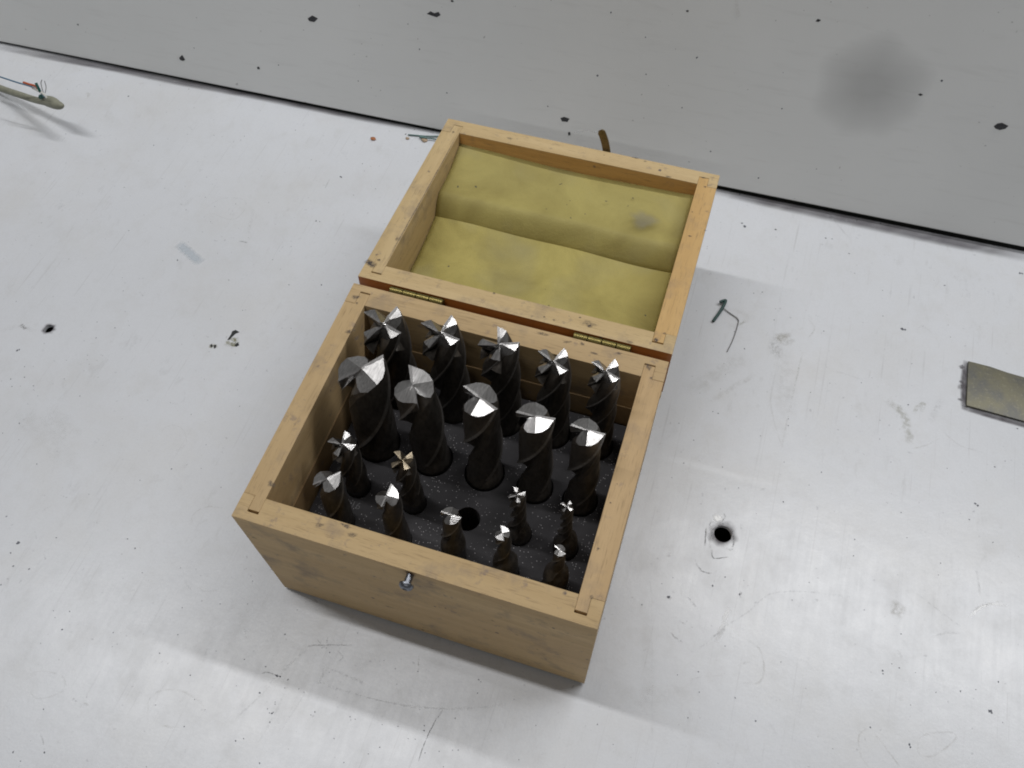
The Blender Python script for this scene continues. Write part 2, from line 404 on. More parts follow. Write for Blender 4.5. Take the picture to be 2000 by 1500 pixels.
def wl(x, t, d=0.0):           # wall point: x along, t up its face, d out of the face
    return WP + WEX * x + WEY * t + WN * d
vs = [wl(x, t, d) for d in (0, -14) for t in (0, 330) for x in (-1100, 800)]
wall = link('wall', mesh('wall', vs, [(0, 1, 3, 2), (4, 6, 7, 5), (0, 4, 5, 1), (2, 3, 7, 6), (0, 2, 6, 4), (1, 5, 7, 3)]), M_WALL, kind='structure')
bm = bmesh.new(); bm.from_mesh(wall.data); fix(bm)
bmesh.ops.bevel(bm, geom=bm.edges[:], offset=1.2 * S, segments=2, affect='EDGES'); bm.to_mesh(wall.data); bm.free()
link('dark_gap', mesh('dark_gap', [wl(-1100, -4.0, -3.0), wl(800, -4.0, -3.0), wl(800, 3, -3.0), wl(-1100, 3, -3.0), wl(-1100, -4.0, -12), wl(800, -4.0, -12), wl(800, 3, -12), wl(-1100, 3, -12)],
     [(0, 1, 2, 3), (5, 4, 7, 6), (0, 4, 5, 1), (3, 2, 6, 7), (0, 3, 7, 4), (1, 5, 6, 2)]), M_BLACK, wall)

# soft shade below the wall gap, painted on the bench as purple-grey strips
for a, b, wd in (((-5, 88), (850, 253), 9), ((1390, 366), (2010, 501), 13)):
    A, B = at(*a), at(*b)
    stroke([A.lerp(B, i / 7) + Vector((0, -1.5 + random.uniform(-1, 1), 0)) for i in range(8)], wd, 0.62, M_SMQ, bench, 'grime_shade_line', jitter=0.0)

def px_of(org, k, pts): return [at(org[0] + x * k, org[1] + y * k) for x, y in pts]
C8, C4, CB, C6, C7, C5, C3, CT = ((150, 250), .2867), ((0, 560), .26), ((0, 950), .3667), ((500, 1150), .25), ((1200, 1100), .4), ((1340, 520), .33), ((0, 60), .2), ((780, 0), .61)
SPECKS = [
 (C8, [(935,50,5),(524,118,5),(1070,95,4),(323,404,5),(600,411,5),(885,335,4),(940,535,4),(1082,518,4),(355,699,6),(587,905,4),(686,901,8),(1035,1036,7),(1630,633,9),(1655,638,6),(1800,333,13),(1946,243,6),(1885,457,5),(1755,783,4),(1667,1070,7),(1130,1242,5),(912,1302,4),(356,1346,4),(132,1430,6),(1599,216,4),(1960,293,4),(1308,508,4),(1170,748,4),(310,1020,4),(138,1322,4),(50,1450,4),(580,345,4),(223,470,3),(738,397,3),(1460,808,6),(1490,15,5),(316,1110,5)]),
 (C4, [(130,480,11),(145,472,7),(185,600,5),(250,600,4),(185,680,6),(252,745,6),(153,747,4),(80,695,6),(90,750,5),(285,820,5),(600,822,6),(722,385,6),(612,335,3),(658,515,4),(655,548,4),(670,582,3),(630,632,4),(500,553,4),(482,693,5),(1280,870,5),(145,1027,8),(277,1332,5),(1512,1365,5),(1405,1337,4),(20,1100,5),(1436,960,5),(1548,1188,5),(1535,695,4),(728,265,4),(255,775,4),(1785,775,4),(1052,1455,5)]),
 (CB, [(97,300,13),(57,355,6),(70,425,6),(155,440,5),(720,330,6),(757,460,4),(680,280,4),(332,762,6),(947,790,6),(970,647,4),(1345,505,4),(850,888,5),(1415,960,5),(1475,1008,9),(1492,1014,7),(1533,1030,6),(1383,1100,7),(1255,1355,6),(1298,1343,5),(1383,1475,5),(237,1418,6),(35,160,5),(70,1415,6),(232,1187,4),(1437,1255,5),(1450,1210,5),(1465,1160,4)]),
 (C6, [(795,345,5),(1000,560,5),(1088,625,5),(1265,645,8),(1740,710,7),(1555,1012,7),(1315,1070,7),(1312,1108,8),(967,1238,6),(108,1043,6),(735,1000,6),(740,1025,5),(610,1170,5),(28,1360,6),(1465,1390,6),(30,812,8),(225,775,6),(375,808,6),(90,938,6),(150,885,6),(105,970,6),(135,965,6),(430,985,6),(460,962,7),(575,497,7),(550,463,5),(515,463,5),(1100,745,5),(1190,1170,5),(1245,1175,5),(1110,1075,6),(985,1060,5),(775,1020,5),(1535,1262,6),(1580,1260,8),(1430,1270,6),(1730,815,7),(1320,1282,7)]),
 (C7, [(590,658,5),(1835,722,10),(1842,732,6),(1440,885,9),(1445,898,6),(1310,525,6),(1311,540,5),(265,165,11),(232,100,4),(612,152,8),(632,85,3),(1220,228,3),(415,630,4),(1875,580,6),(1250,802,5),(690,770,6),(868,180,4),(540,405,4),(308,545,4),(1690,625,5),(1570,630,4),(480,110,6),(410,530,4)]),
 (C5, [(815,384,5),(1165,295,5),(1163,143,4),(1280,372,13),(1295,376,9),(1975,42,9),(1990,43,8),(1530,114,7),(998,42,4),(190,871,7),(158,860,5),(605,903,5),(605,943,5),(480,743,3),(580,1160,5),(1212,1160,5),(1315,820,7),(1148,912,4),(1100,660,3),(575,1395,7),(1272,1458,6),(1712,1406,9),(1726,1417,9),(82,751,4),(850,692,4),(728,1295,4),(1037,690,4),(1145,1023,4),(440,1005,4),(310,1312,5),(45,1030,5),(1160,190,3),(450,153,7),(400,160,5),(345,488,7)]),
 (C3, [(1255,640,11),(1843,570,7),(1502,1118,6),(660,572,6),(1443,765,3),(1627,797,4),(1753,770,3),(1320,950,3),(1875,965,5),(778,388,4),(492,434,5),(223,1040,4),(1640,1058,4)]),
 (CT, [(1105,725,7),(1097,715,5),(1205,735,5),(1365,763,4),(1385,765,3),(1090,622,5),(1440,812,4),(1465,705,4),(1540,715,3),(20,430,4),(48,415,3)]),
]
vs, fs = [], []
X, Y = Vector((1, 0, 0)), Vector((0, 1, 0))
for (org, k), lst in SPECKS:
    for x, y, r in lst:
        p = at(org[0] + x * k, org[1] + y * k)
        rr = r * k * ((CAM - p).length / FPX) * 0.64
        chip_poly(vs, fs, p, rr * random.uniform(0.9, 1.3), rr * random.uniform(0.7, 1.0), random.uniform(0, 3), X, Y, 0.16, 8)
for _ in range(190):           # finer dust
    p = at(random.uniform(0, 2000), random.uniform(90, 1500))
    if p.y > 352 or (-8 < p.x < 178 and -6 < p.y < 285): continue
    rr = random.choice((0.2, 0.24, 0.28, 0.36))
    chip_poly(vs, fs, p, rr * random.uniform(0.8, 1.5), rr, random.uniform(0, 3), X, Y, 0.12, 6)
link('grit', mesh('grit', vs, fs), M_SPECK, bench, kind='stuff')

# paint chips in the bench
def chip(pts, org, k, mat=M_CHIPK, name='paint_chip', wall_=False, lift=0.15):
    f = at_wall if wall_ else at
    P = [f(org[0] + x * k, org[1] + y * k) + (WN if wall_ else Vector((0, 0, 1))) * lift for x, y in pts]
    c = sum(P, Vector()) / len(P)
    return link(name, mesh(name, [c] + P, [(0, 1 + i, 1 + (i + 1) % len(P)) for i in range(len(P))]), mat, wall if wall_ else bench)
blotch(at(452, 667), 5.5, 3.4, 0.7, M_SMO, bench, rot=0.9)
chip([(1745,335),(1770,325),(1800,342),(1772,352),(1742,380),(1724,400),(1708,400),(1735,360)], *C4)
chip([(1770,430),(1790,418),(1797,440),(1775,452),(1762,446)], *C4)
chip([(1578,440),(1592,430),(1600,448),(1588,458)], *C4); chip([(1606,440),(1626,436),(1622,458),(1608,466)], *C4)
blotch(at(416, 676), 3.2, 2.4, 0.8, M_SMO, bench); blotch(at(459, 673), 3.2, 2.0, 0.75, M_SMO, bench, rot=0.8)
# scuffs round the bolt holes
blotch(h1, 5.6, 4.8, 0.9, M_SMP, bench, hole=3.05); blotch(at(45, 638), 4.5, 1.6, 0.5, M_SMG, bench, rot=-0.5)
blotch(h2, 8.6, 9.2, 0.85, M_SMP, bench, hole=4.95)
CH = ((1300, 960), .2)
for pts, wd, s_, mt in (([(395,350),(390,430),(385,530)],1.0,.8,M_SMD), ([(430,340),(440,300),(490,300)],1.2,.8,M_SMG), ([(655,380),(662,470),(650,565),(590,555)],1.4,.8,M_SMG),
        ([(450,570),(470,650),(615,640)],0.7,.8,M_SMD), ([(565,210),(580,250),(545,300)],0.8,.7,M_SMD), ([(300,720),(380,790),(470,805)],0.9,.6,M_SMG), ([(275,600),(300,710),(340,750)],.7,.4,M_SMG),
        ([(450,910),(470,960)],1.2,.4,M_SMG), ([(735,320),(740,370)],1.2,.4,M_SMG), ([(735,980),(730,1040)],1.5,.5,M_SMG), ([(200,1010),(260,1080),(310,1150)],.9,.4,M_SMG),
        ([(40,1370),(100,1430),(170,1475)],1.0,.45,M_SMG), ([(120,1260),(200,1300)],1.0,.45,M_SMG), ([(20,600),(40,640)],2.4,.5,M_SMG), ([(15,1030),(60,1045)],2.0,.5,M_SMG), ([(430,560),(440,400),(450,330)],2.0,.35,M_SMG)):
    stroke(px_of(*CH, pts), wd, s_, mt, bench)
blotch(at(1402, 1012), 3.6, 2.6, 0.9, M_SMW, bench, lift=0.16)
STROKES = [
 (C6, [(450,720),(780,825),(1100,900),(1400,935),(1700,930),(1950,905)], 0.9, .6, M_SMG), (C6, [(545,610),(700,675),(870,750)], 1.2, .5, M_SMG),
 (C6, [(1460,945),(1380,1070),(1300,1250),(1270,1350)], 0.7, .9, M_SMD), (C6, [(40,660),(100,655),(190,690)], 0.8, .8, M_SMD), (C6, [(400,455),(430,445),(560,440),(750,440)], 0.8, .7, M_SMD),
 (C6, [(550,430),(562,375)], 0.5, .7, M_SMD), (C6, [(505,430),(480,400)], 0.5, .5, M_SMD), (C6, [(545,610),(510,690),(490,740)], 1.4, .4, M_SMG), (C6, [(60,780),(150,700),(300,560),(400,470)], 1.0, .35, M_SMG),
 (C6, [(1270,520),(1268,640)], 0.8, .7, M_SMO), (C6, [(640,570),(680,530),(635,480)], .6, .5, M_SMD), (C6, [(200,1100),(330,900),(400,790)], 1.2, .3, M_SMG), (C6, [(20,1200),(130,1010),(240,780)], 1.4, .3, M_SMG),
 (C7, [(350,450),(450,390),(540,310),(650,240),(750,155),(860,138),(1000,145),(1150,165)], 0.9, .55, M_SMG), (C7, [(660,380),(715,430),(730,530),(700,585),(600,580)], 1.4, .4, M_SMB),
 (C7, [(1480,150),(1590,235),(1690,310)], 1.0, .45, M_SMG), (C7, [(1550,365),(1620,340),(1690,345)], 1.6, .45, M_SMG), (C7, [(1250,800),(1195,840),(1200,930),(1240,1000)], 1.1, .45, M_SMB),
 (C7, [(1250,805),(1330,910),(1400,1000)], 1.1, .5, M_SMB), (C7, [(1480,870),(1520,835),(1640,825),(1665,860),(1560,940),(1490,930),(1480,870)], 1.1, .4, M_SMB),
 (C7, [(1730,265),(1790,215),(1850,200),(1920,210)], 1.6, 1.0, M_SMW), (C7, [(1740,240),(1800,205),(1900,185)], 1.2, .5, M_SMO), (C7, [(500,390),(520,330),(545,260),(560,215)], 3.2, .8, M_SMW),
 (C7, [(470,365),(520,340),(548,308)], 2.0, .6, M_SMG), (C7, [(1765,20),(1778,90),(1785,160)], 1.6, .55, M_SMG), (C7, [(270,340),(330,390)], 1.4, .5, M_SMG), (C7, [(400,5),(430,40),(480,50)], 1.2, .5, M_SMD),
 (C7, [(178,0),(182,300),(185,600),(182,970)], 1.0, .22, M_SMG), (C7, [(150,200),(160,500),(165,740)], 9, .16, M_SMB), (C7, [(600,500),(675,475)], 1.6, .4, M_SMG), (C7, [(370,600),(400,560),(620,540)], 1.0, .2, M_SMB),
 (C7, [(0,640),(210,655),(430,600)], 14, .18, M_SMB), (C7, [(755,780),(800,850)], 2.4, .2, M_SMG), (C7, [(1390,420),(1400,465)], 2.2, .35, M_SMG), (C7, [(360,180),(405,225)], 1.0, .4, M_SMG),
 (CB, [(210,1305),(230,1360),(237,1420)], 0.9, .6, M_SMG), (CB, [(1440,1060),(1350,1150),(1250,1240)], 1.4, .4, M_SMG), (CB, [(140,1030),(200,985),(330,1010),(335,1090),(200,1130),(140,1060)], 1.0, .3, M_SMB),
 (CB, [(785,1220),(810,1110),(950,1085),(1085,1170),(1050,1250)], 1.2, .3, M_SMB), (CB, [(860,1275),(930,1285)], 1.4, .4, M_SMB), (CB, [(1105,860),(1080,940)], 1.0, .4, M_SMG), (CB, [(1020,200),(1030,150),(1100,110),(1190,115)], 1.0, .4, M_SMB),
 (CB, [(1055,540),(1100,560),(1160,550)], 1.0, .35, M_SMB), (CB, [(185,240),(195,280)], 1.0, .5, M_SMG), (CB, [(225,135),(260,110),(300,105)], 1.0, .35, M_SMB), (CB, [(980,470),(1000,530),(1035,560)], .8, .3, M_SMG), (CB, [(1305,760),(1310,810)], .7, .5, M_SMG), (CB, [(420,1180),(450,1155),(475,1170)], 1.2, .4, M_SMB),
 (C5, [(520,640),(500,800),(530,950),(570,1080)], 1.4, .35, M_SMB), (C5, [(690,500),(650,680),(610,860),(565,1075)], 1.6, .45, M_SMB), (C5, [(570,480),(590,700),(570,900)], 16, .25, M_SMB), (C5, [(0,740),(180,640),(370,535)], 13, .32, M_SMB),
 (C5, [(160,790),(290,710),(410,640)], 4.0, .4, M_SMB), (C5, [(1190,790),(1280,870),(1310,960),(1320,1050)], 6.5, .6, M_SMO), (C5, [(1345,880),(1370,830),(1410,815),(1390,860)], 3.0, .55, M_SMO), (C5, [(1440,930),(1480,860),(1520,780)], 5, .35, M_SMG),
 (C5, [(1330,1080),(1420,1060),(1500,1020)], 1.2, .4, M_SMB), (C5, [(1520,980),(1620,1060),(1780,1110)], 1.2, .35, M_SMB), (C5, [(720,310),(760,370),(710,440)], 1.4, .35, M_SMB), (C5, [(870,620),(960,645),(1060,680)], 2.0, .3, M_SMG), (C5, [(420,1335),(470,1315)], 1.6, .5, M_SMG), (C5, [(1490,500),(1500,450)], .7, .3, M_SMG),
 (C5, [(280,240),(360,300),(300,360),(230,330)], 5, .28, M_SMB), (C5, [(310,350),(350,325)], 2.0, .6, M_SMO), (C5, [(1360,380),(1400,355),(1460,400)], .9, .4, M_SMG),
 (C8, [(1108,770),(1135,776),(1162,782)], 1.2, .8, M_SMD), (C8, [(1725,345),(1705,385),(1690,415)], 0.8, .6, M_SMD), (C8, [(1875,110),(1898,100),(1890,88)], 1.0, .6, M_SMB), (C8, [(1205,550),(1180,660),(1170,740)], 3, .3, M_SMG), (C8, [(880,540),(1000,480),(1140,490),(1140,560),(1060,625),(920,580)], 1.4, .3, M_SMB), (C8, [(730,540),(790,470)], 4, .2, M_SMB), (C8, [(1800,850),(1880,865)], 2, .3, M_SMG),
 (C4, [(1210,1110),(1240,1060),(1310,1040),(1380,1080),(1400,1160),(1360,1220),(1290,1225)], 0.8, .35, M_SMB), (C4, [(1290,875),(1340,880),(1385,850),(1388,790)], 0.8, .5, M_SMG), (C4, [(130,295),(175,305),(220,315)], 2.0, .6, M_SMG), (C4, [(1040,40),(1080,60)], 3, .35, M_SMG), (C4, [(0,330),(150,300),(300,350)], 5, .2, M_SMB), (C4, [(330,930),(450,1010),(590,1130)], 14, .22, M_SMB), (C4, [(100,960),(300,1080),(560,1330)], 18, .18, M_SMB),
 (C3, [(830,620),(870,615),(860,660)], 3.2, .4, M_SMO), (C3, [(1350,520),(1420,510)], 3, .25, M_SMB), (C3, [(1840,930),(1880,960)], 3, .35, M_SMG), (C3, [(690,500),(700,480)], 1.5, .4, M_SMG),
 (CT, [(1380,690),(1420,740),(1440,760)], 1.6, .3, M_SMP), (CT, [(1365,680),(1390,700)], 3, .45, M_SMP),
]
for (org, k), pts, wd, s_, mt in STROKES: stroke(px_of(org, k, pts), wd, s_ * (0.62 if mt is M_SMD else 0.48 if mt is not M_SMW else 0.8), mt, bench)
blotch(at(1530, 662), 8, 6, 0.5, M_SMB, bench); blotch(at(1754, 1192), 5, 5.5, 0.4, M_SMB, bench); blotch(at(1515, 680), 5, 9, 0.3, M_SMG, bench, rot=0.4)
stroke([at(348, 476), at(362, 487), at(377, 500), at(393, 514)], 8.5, 0.55, M_SMC, bench, 'dried_drop', jitter=0.1)

# chips and marks on the wall
for pts in ([(88,44),(100,36),(112,42),(126,38),(132,48),(120,55),(104,50)], [(516,378),(528,374),(545,380),(538,390),(520,388)], [(540,424),(547,422),(548,432),(541,434)], [(1332,68),(1340,60),(1350,64),(1342,70)],
            [(1660,302),(1668,299),(1677,303),(1668,307)], [(1903,404),(1915,395),(1930,393),(1950,403),(1940,412),(1922,416),(1908,411)], [(918,33),(926,32),(926,38),(919,38)], [(164,0),(172,0),(174,6),(166,6)]):
    chip(pts, *CT, mat=M_CHIP, wall_=True)
for pts in ([(601,36),(610,30),(621,36),(614,43),(604,41)], [(350,113),(356,107),(362,117),(357,119),(352,117)], [(502,131),(506,130),(508,135),(503,135)], [(345,112),(349,109),(351,116),(347,117)], [(150,48),(153,46),(154,50)]):
    chip(pts, (0, 0), 1, mat=M_PALE if pts[0][0] == 345 else M_CHIP, wall_=True)
for pts in ([(1075,0),(1082,2),(1086,20),(1092,50),(1080,58),(1076,40)], [(725,80),(735,74),(742,78),(733,82)]): chip(pts, *CT, mat=M_PALE, wall_=True, lift=0.1)
vs, fs = [], []
for x, y, r in [(953,184,4),(788,119,3),(634,242,4),(152,297,3),(1737,258,4),(997,485,3),(790,238,3),(677,40,3),(65,158,3),(475,340,3),(1225,348,3),(905,345,3),(1150,570,3)] + [(random.uniform(-1200, 1980), random.uniform(0, 560), random.uniform(1.2, 2.4)) for _ in range(12)]:
    p = at_wall(CT[0][0] + x * .61, y * .61); rr = r * .5 * (CAM - p).length / FPX
    if p.z > 6: chip_poly(vs, fs, p, rr, rr * 0.8, random.uniform(0, 3), WEX, WEY, 0.15, 7)
link('grit', mesh('grit', vs, fs), M_SPECK, wall, kind='stuff')
blotch(at_wall(1702, 168), 36, 35, 0.21, M_SMS, wall, ex=WEX, ey=WEY, rough=0.16, core=0.22)  # large round dark patch, fading out to its rim
stroke([at_wall(780 + x * .61, y * .61) for x, y in [(560, 425), (590, 418), (640, 425)]], 1.2, .5, M_SMW, wall, nrm=WN)

# ------------------------------------------------------------------ the wooden box
BW, BD, BH = 170.0, 139.0, 98.9
box = empty('wooden_box', (0, 0, 0), 'open hinged wooden box of pale worn timber holding end mills', 'box')
def notch_plan(y_out, y_in, y_t):      # full-width end board with a dado slot for each side board
    return [(0, y_out), (BW, y_out), (BW, y_in), (BW - 5.8, y_in), (BW - 5.8, y_t), (BW - 11.3, y_t), (BW - 11.3, y_in), (11.3, y_in), (11.3, y_t), (5.8, y_t), (5.8, y_in), (0, y_in)]
front = link('front_panel', prism('front_panel', notch_plan(0, 12.3, 4.2), 0, BH, 0.3), [W_X2, W_OUT], box)
for f in front.data.polygons:
    if f.normal.y < -0.9 and f.center.y < 0.001: f.material_index = 1
pl = [(x, BD - y) for x, y in notch_plan(0, 12.3, 4.2)]; pl.reverse()
back = link('back_panel', prism('back_panel', pl, 0, BH, 0.3), [W_X], box)
def side_plan(m):
    p = [(0.05, 12.36), (5.86, 12.36), (5.86, 5.4), (11.24, 5.4), (11.24, BD - 5.0), (5.86, BD - 5.0), (5.86, BD - 12.36), (0.05, BD - 12.36)]
    if m: p = [(BW - x, y) for x, y in p]; p.reverse()
    return p
link('side_panel', prism('side_panel', side_plan(0), 0, BH - 0.1, 0.25), W_Y, box)
link('side_panel', prism('side_panel', side_plan(1), 0, BH - 0.12, 0.25), W_Y2, box)
link('bottom_panel', boxm('bottom_panel', 4, BW - 4, 4.5, BD - 4.5, TZ + 0.1, 2.5, 0.3), W_X, box)
# thin inner liner boards up to two thirds of the height
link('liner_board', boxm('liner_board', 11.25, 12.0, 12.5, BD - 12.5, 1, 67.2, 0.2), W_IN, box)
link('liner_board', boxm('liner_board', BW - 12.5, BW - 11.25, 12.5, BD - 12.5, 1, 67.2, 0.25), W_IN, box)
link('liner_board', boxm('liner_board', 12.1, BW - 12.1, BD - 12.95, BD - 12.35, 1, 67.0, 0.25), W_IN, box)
# ink spots on the rims (their own shapes)
for px, py, rx, ry, z in ((1267,717,1.9,2.3,BH), (1272,738,.9,.9,BH), (695,580,2.6,1.5,BH), (697,592,.8,.8,BH), (1155,1166,1.0,1.2,BH), (1170,800,.0,.0,BH), (697,660,1.3,2.2,BH), (680,648,2.2,1.3,BH), (1137,672,1.6,1.1,BH), (1108,668,2.4,.9,BH), (1160,690,2.6,1.0,BH), (1210,690,2.0,.8,BH), (1060,652,3.4,1.0,BH), (687,1045,2.6,1.3,BH), (675,1027,3.0,1.2,BH), (625,1025,2.2,1.2,BH), (1168,1072,.7,1.0,BH), (1192,982,.6,.6,BH), (1205,945,.5,.5,BH), (530,945,2.4,1.6,BH), (690,645,1.6,1.0,BH)):
    if rx: blotch(at(px, py, z), rx, ry, 0.6, M_INK, box, 'ink_spot', rot=random.uniform(-.4, .4), lift=0.06, rough=0.4, core=0.5)
# dado sockets show a little darkness at the tongue ends
# catch screw in the front
sc = link('catch_screw', tube_mesh('catch_screw', [(86, 0.6, 94.2), (86, -5.2, 94.0), (86, -5.21, 94.0)], [1.7, 1.7, 1.7], 16), M_SCREW, box)
def lathe_y(name, prof, c, n=24):
    vs, fs = [], []
    for r, y in prof:
        for k in range(n): vs.append((c[0] + r * math.cos(2 * math.pi * k / n), y, c[2] + r * math.sin(2 * math.pi * k / n)))
    for i in range(len(prof) - 1):
        for k in range(n): fs.append((i * n + k, i * n + (k + 1) % n, (i + 1) * n + (k + 1) % n, (i + 1) * n + k))
    return mesh(name, vs, fs, 40)
link('screw_head', lathe_y('screw_head', [(1.6, -4.4), (3.3, -4.4), (3.3, -4.9), (3.0, -5.9), (2.2, -6.6), (1.2, -6.9), (1.1, -6.7), (0.8, -5.6), (0.01, -5.5)], (86, 0, 94.0)), M_SCREW, sc)
stroke([(86.4, -0.05, 98.2), (86.3, -0.05, 96.5), (86.2, -0.05, 94.0)], 5.0, 0.9, M_RUST, box, 'rub_mark', lift=0.05, nrm=Vector((0, -1, 0)), jitter=0.05)
for px, py, rx, ry in ((870,1188,.5,1.1),(962,1212,1.4,.7),(1010,1240,1.2,.5),(1050,1268,1.2,.6),(1062,1278,1.0,.5),(530,1112,.9,.9),(573,1123,.6,.6),(496,1050,1.6,.9),(1143,1305,.7,.7),(760,1185,3.0,.8)):
    blotch(at_y(px, py, -0.02), rx, ry, 0.75, M_INK, box, 'ink_spot', lift=0.05, ex=Vector((1, 0, 0)), ey=Vector((0, 0, 1)), rough=0.4)
# under-lying worn varnish on the back board's outer face is hidden; the lid shows it in the hinge gap

# ------------------------------------------------------------------ lid
LA, LG, LD, LX0, LX1 = -0.0655, 4.79, 139.06, 0.24, 170.54
LM = Matrix.Translation(Vector((0, BD + LG, BH + 0.15)) * S) @ Matrix.Rotation(LA, 4, 'X')   # u = x, v = y, w = z in the lid
def lidlink(name, me, mat, parent, **k):
    o = link(name, me, mat, parent, **k); o.matrix_local = Matrix.Identity(4); return o
lid = link('lid', boxm('lid', LX0 + 0.3, LX1 - 0.3, -2.2, LD - 0.3, -37, -33.2, 0.4), W_XL, box)  # unseen lip added past the hinge rail, blocking light through the gap
lid.matrix_local = LM
def lplan(pts): return [(LX0 + x, y) for x, y in pts]
LW = LX1 - LX0
def lnotch():
    return [(0, 0), (LW, 0), (LW, 12.0), (LW - 5.6, 12.0), (LW - 5.6, 4.6), (LW - 11.4, 4.6), (LW - 11.4, 11.3), (11.4, 11.3), (11.4, 4.6), (5.6, 4.6), (5.6, 12.0), (0, 12.0)]
near = lidlink('lid_rail', prism('lid_rail', lplan(lnotch()), -33, 0, 0.3), [W_XL, W_EDGE], lid)
for f in near.data.polygons:
    if f.normal.y < -0.9: f.material_index = 1
pl = lplan([(x, LD - y) for x, y in lnotch()]); pl.reverse()
far = lidlink('lid_rail', prism('lid_rail', pl, -33, 0, 0.3), [W_XL, W_WARM], lid)
for f in far.data.polygons:
    if f.normal.y < -0.9 and f.area > 1e-3: f.material_index = 1
def lside(m):
    p = [(0.05, 12.06), (5.66, 12.06), (5.66, 5.6), (11.35, 5.6), (11.35, LD - 4.9), (5.66, LD - 4.9), (5.66, LD - 12.06), (0.05, LD - 12.06)]
    if m: p = [(LW - x, y) for x, y in p]; p.reverse()
    return lplan(p)
lidlink('lid_rail', prism('lid_rail', lside(0), -33, -0.1, 0.25), W_YL, lid)
lidlink('lid_rail', prism('lid_rail', lside(1), -33, -0.1, 0.25), W_YO, lid, label='more orange rail on the right of the lid')
LMI = LM.inverted()
def lid_pt(px, py, wv=0.0):            # lid coordinates of the rim point seen at a pixel
    a = LMI @ (CAM * S); b = LMI @ ((CAM + ray(px, py)) * S) - a
    p = a + b * ((wv * S - a.z) / b.z); return p / S
def lblotch(px, py, rx, ry, s_=0.85, wv=0.0, mat=None, **k):
    o = blotch(lid_pt(px, py, wv), rx, ry, s_, mat or M_INK, lid, 'ink_spot', lift=0.06, rough=0.4, core=0.5, **k); o.matrix_local = Matrix.Identity(4)
for a in ((965,573,.9,.8),(1063,619,.7,.6),(1082,625,.7,.7),(1072,597,.6,.6),(1151,637,1.5,1.2),(1133,620,.8,.6),(1150,632,4.5,2.0,.4),(1298,651,.9,.8),(1281,664,1.5,1.8),(1230,668,2.5,1.0,.45),(740,508,1.0,1.0),(723,514,1.6,1.5),(775,467,1.3,1.6,.6),(885,258,.9,.8),(1377,365,.9,.8),(1348,461,1.3,.6),(1352,414,.6,.6),(1378,450,1.0,.7,.6),(1240,308,3,.6),(1180,303,.5,.5),(1260,315,1.6,.6,.6),(1305,345,2.0,.8,.6),(995,270,2.4,1.0,.5),(1374,347,1.6,.7,.7)):
    lblotch(*a)
chip_o = stroke([lid_pt(715, 508), lid_pt(722, 514), lid_pt(733, 521)], 4.6, 1.0, M_INK, lid, 'ink_spot', lift=0.08, jitter=0.1); chip_o.matrix_local = Matrix.Identity(4)
# crack line along the left rail
o = stroke([lid_pt(893, 263), lid_pt(872, 302), lid_pt(850, 342), lid_pt(812, 410), lid_pt(778, 470), lid_pt(756, 512)], 0.8, 0.85, M_INK, lid, 'crack', lift=0.07); o.matrix_local = Matrix.Identity(4)

# lining: a flat lower sheet and a thicker upper pad whose rolled edge overhangs it
def lining(name, prof, mat, amp, seed):
    """prof: (v, w) across; extruded along u with gentle waves"""
    rnd = random.Random(seed)
    NU = 46; vs, fs = [], []
    ph = [rnd.uniform(0, 6.3) for _ in range(6)]
    for i in range(NU + 1):
        u = i / NU; x = 11.6 + LX0 + (LW - 23.2) * u
        for j, (v, wv, k, sag) in enumerate(prof):
            dv = k * (0.5 * math.sin(4.0 * u + ph[0]) + 0.35 * math.sin(13 * u + ph[1]))
            dw = amp * (math.sin(4 * u + ph[2] + v * 0.05) + 0.6 * math.sin(9 * u + ph[3] - v * 0.08)) + sag * math.sin(math.pi * u) ** 0.7
            vs.append((x, v + dv, wv + dw))
    n = len(prof)
    for i in range(NU):
        for j in range(n - 1): fs.append((i * n + j, (i + 1) * n + j, (i + 1) * n + j + 1, i * n + j + 1))
    me = mesh(name, vs, fs, 60)
    sol = lidlink(name, me, mat, lid)
    md = sol.modifiers.new('thickness', 'SOLIDIFY'); md.thickness = 0.0008; md.offset = -1
    return sol
lo = [(11.4 + i * 3.5, -32.0 + 6.8 * (i / 21) ** 2.4, 0, 0) for i in range(22)]
lining('lining_sheet', lo, M_LIN1, 0.3, 3)
up = [(79.6, -27.2, 1.0, 0.0)]
for i in range(0, 13):                  # soft rolled edge rising from the lower sheet
    t = i / 12; up.append((79.6 + 11.0 * t, -26.4 + 12.8 * math.sin(t * math.pi / 2) ** 0.85, 1.0 - 0.3 * t, -0.4 - 0.4 * t))
for i in range(1, 15):
    t = i / 14; up.append((90.6 + 37.2 * t, -13.6 + 4.4 * t * t - 0.9 * math.sin(t * 4.5), 0.7 * (1 - t), -0.8 - 1.6 * t))
lining('lining_sheet', up, M_LIN2, 0.6, 8)
for px, py, r in ((1184,393,.9),(1236,387,.9),(1143,418,.8),(1113,392,.6),(1067,408,.5),(1095,360,.4),(1107,400,.4)):
    lblotch(px, py, r, r * .8, 1.0, -11.5)
lblotch(1258, 430, 9, 8, 0.33, -11.0, M_SMS)

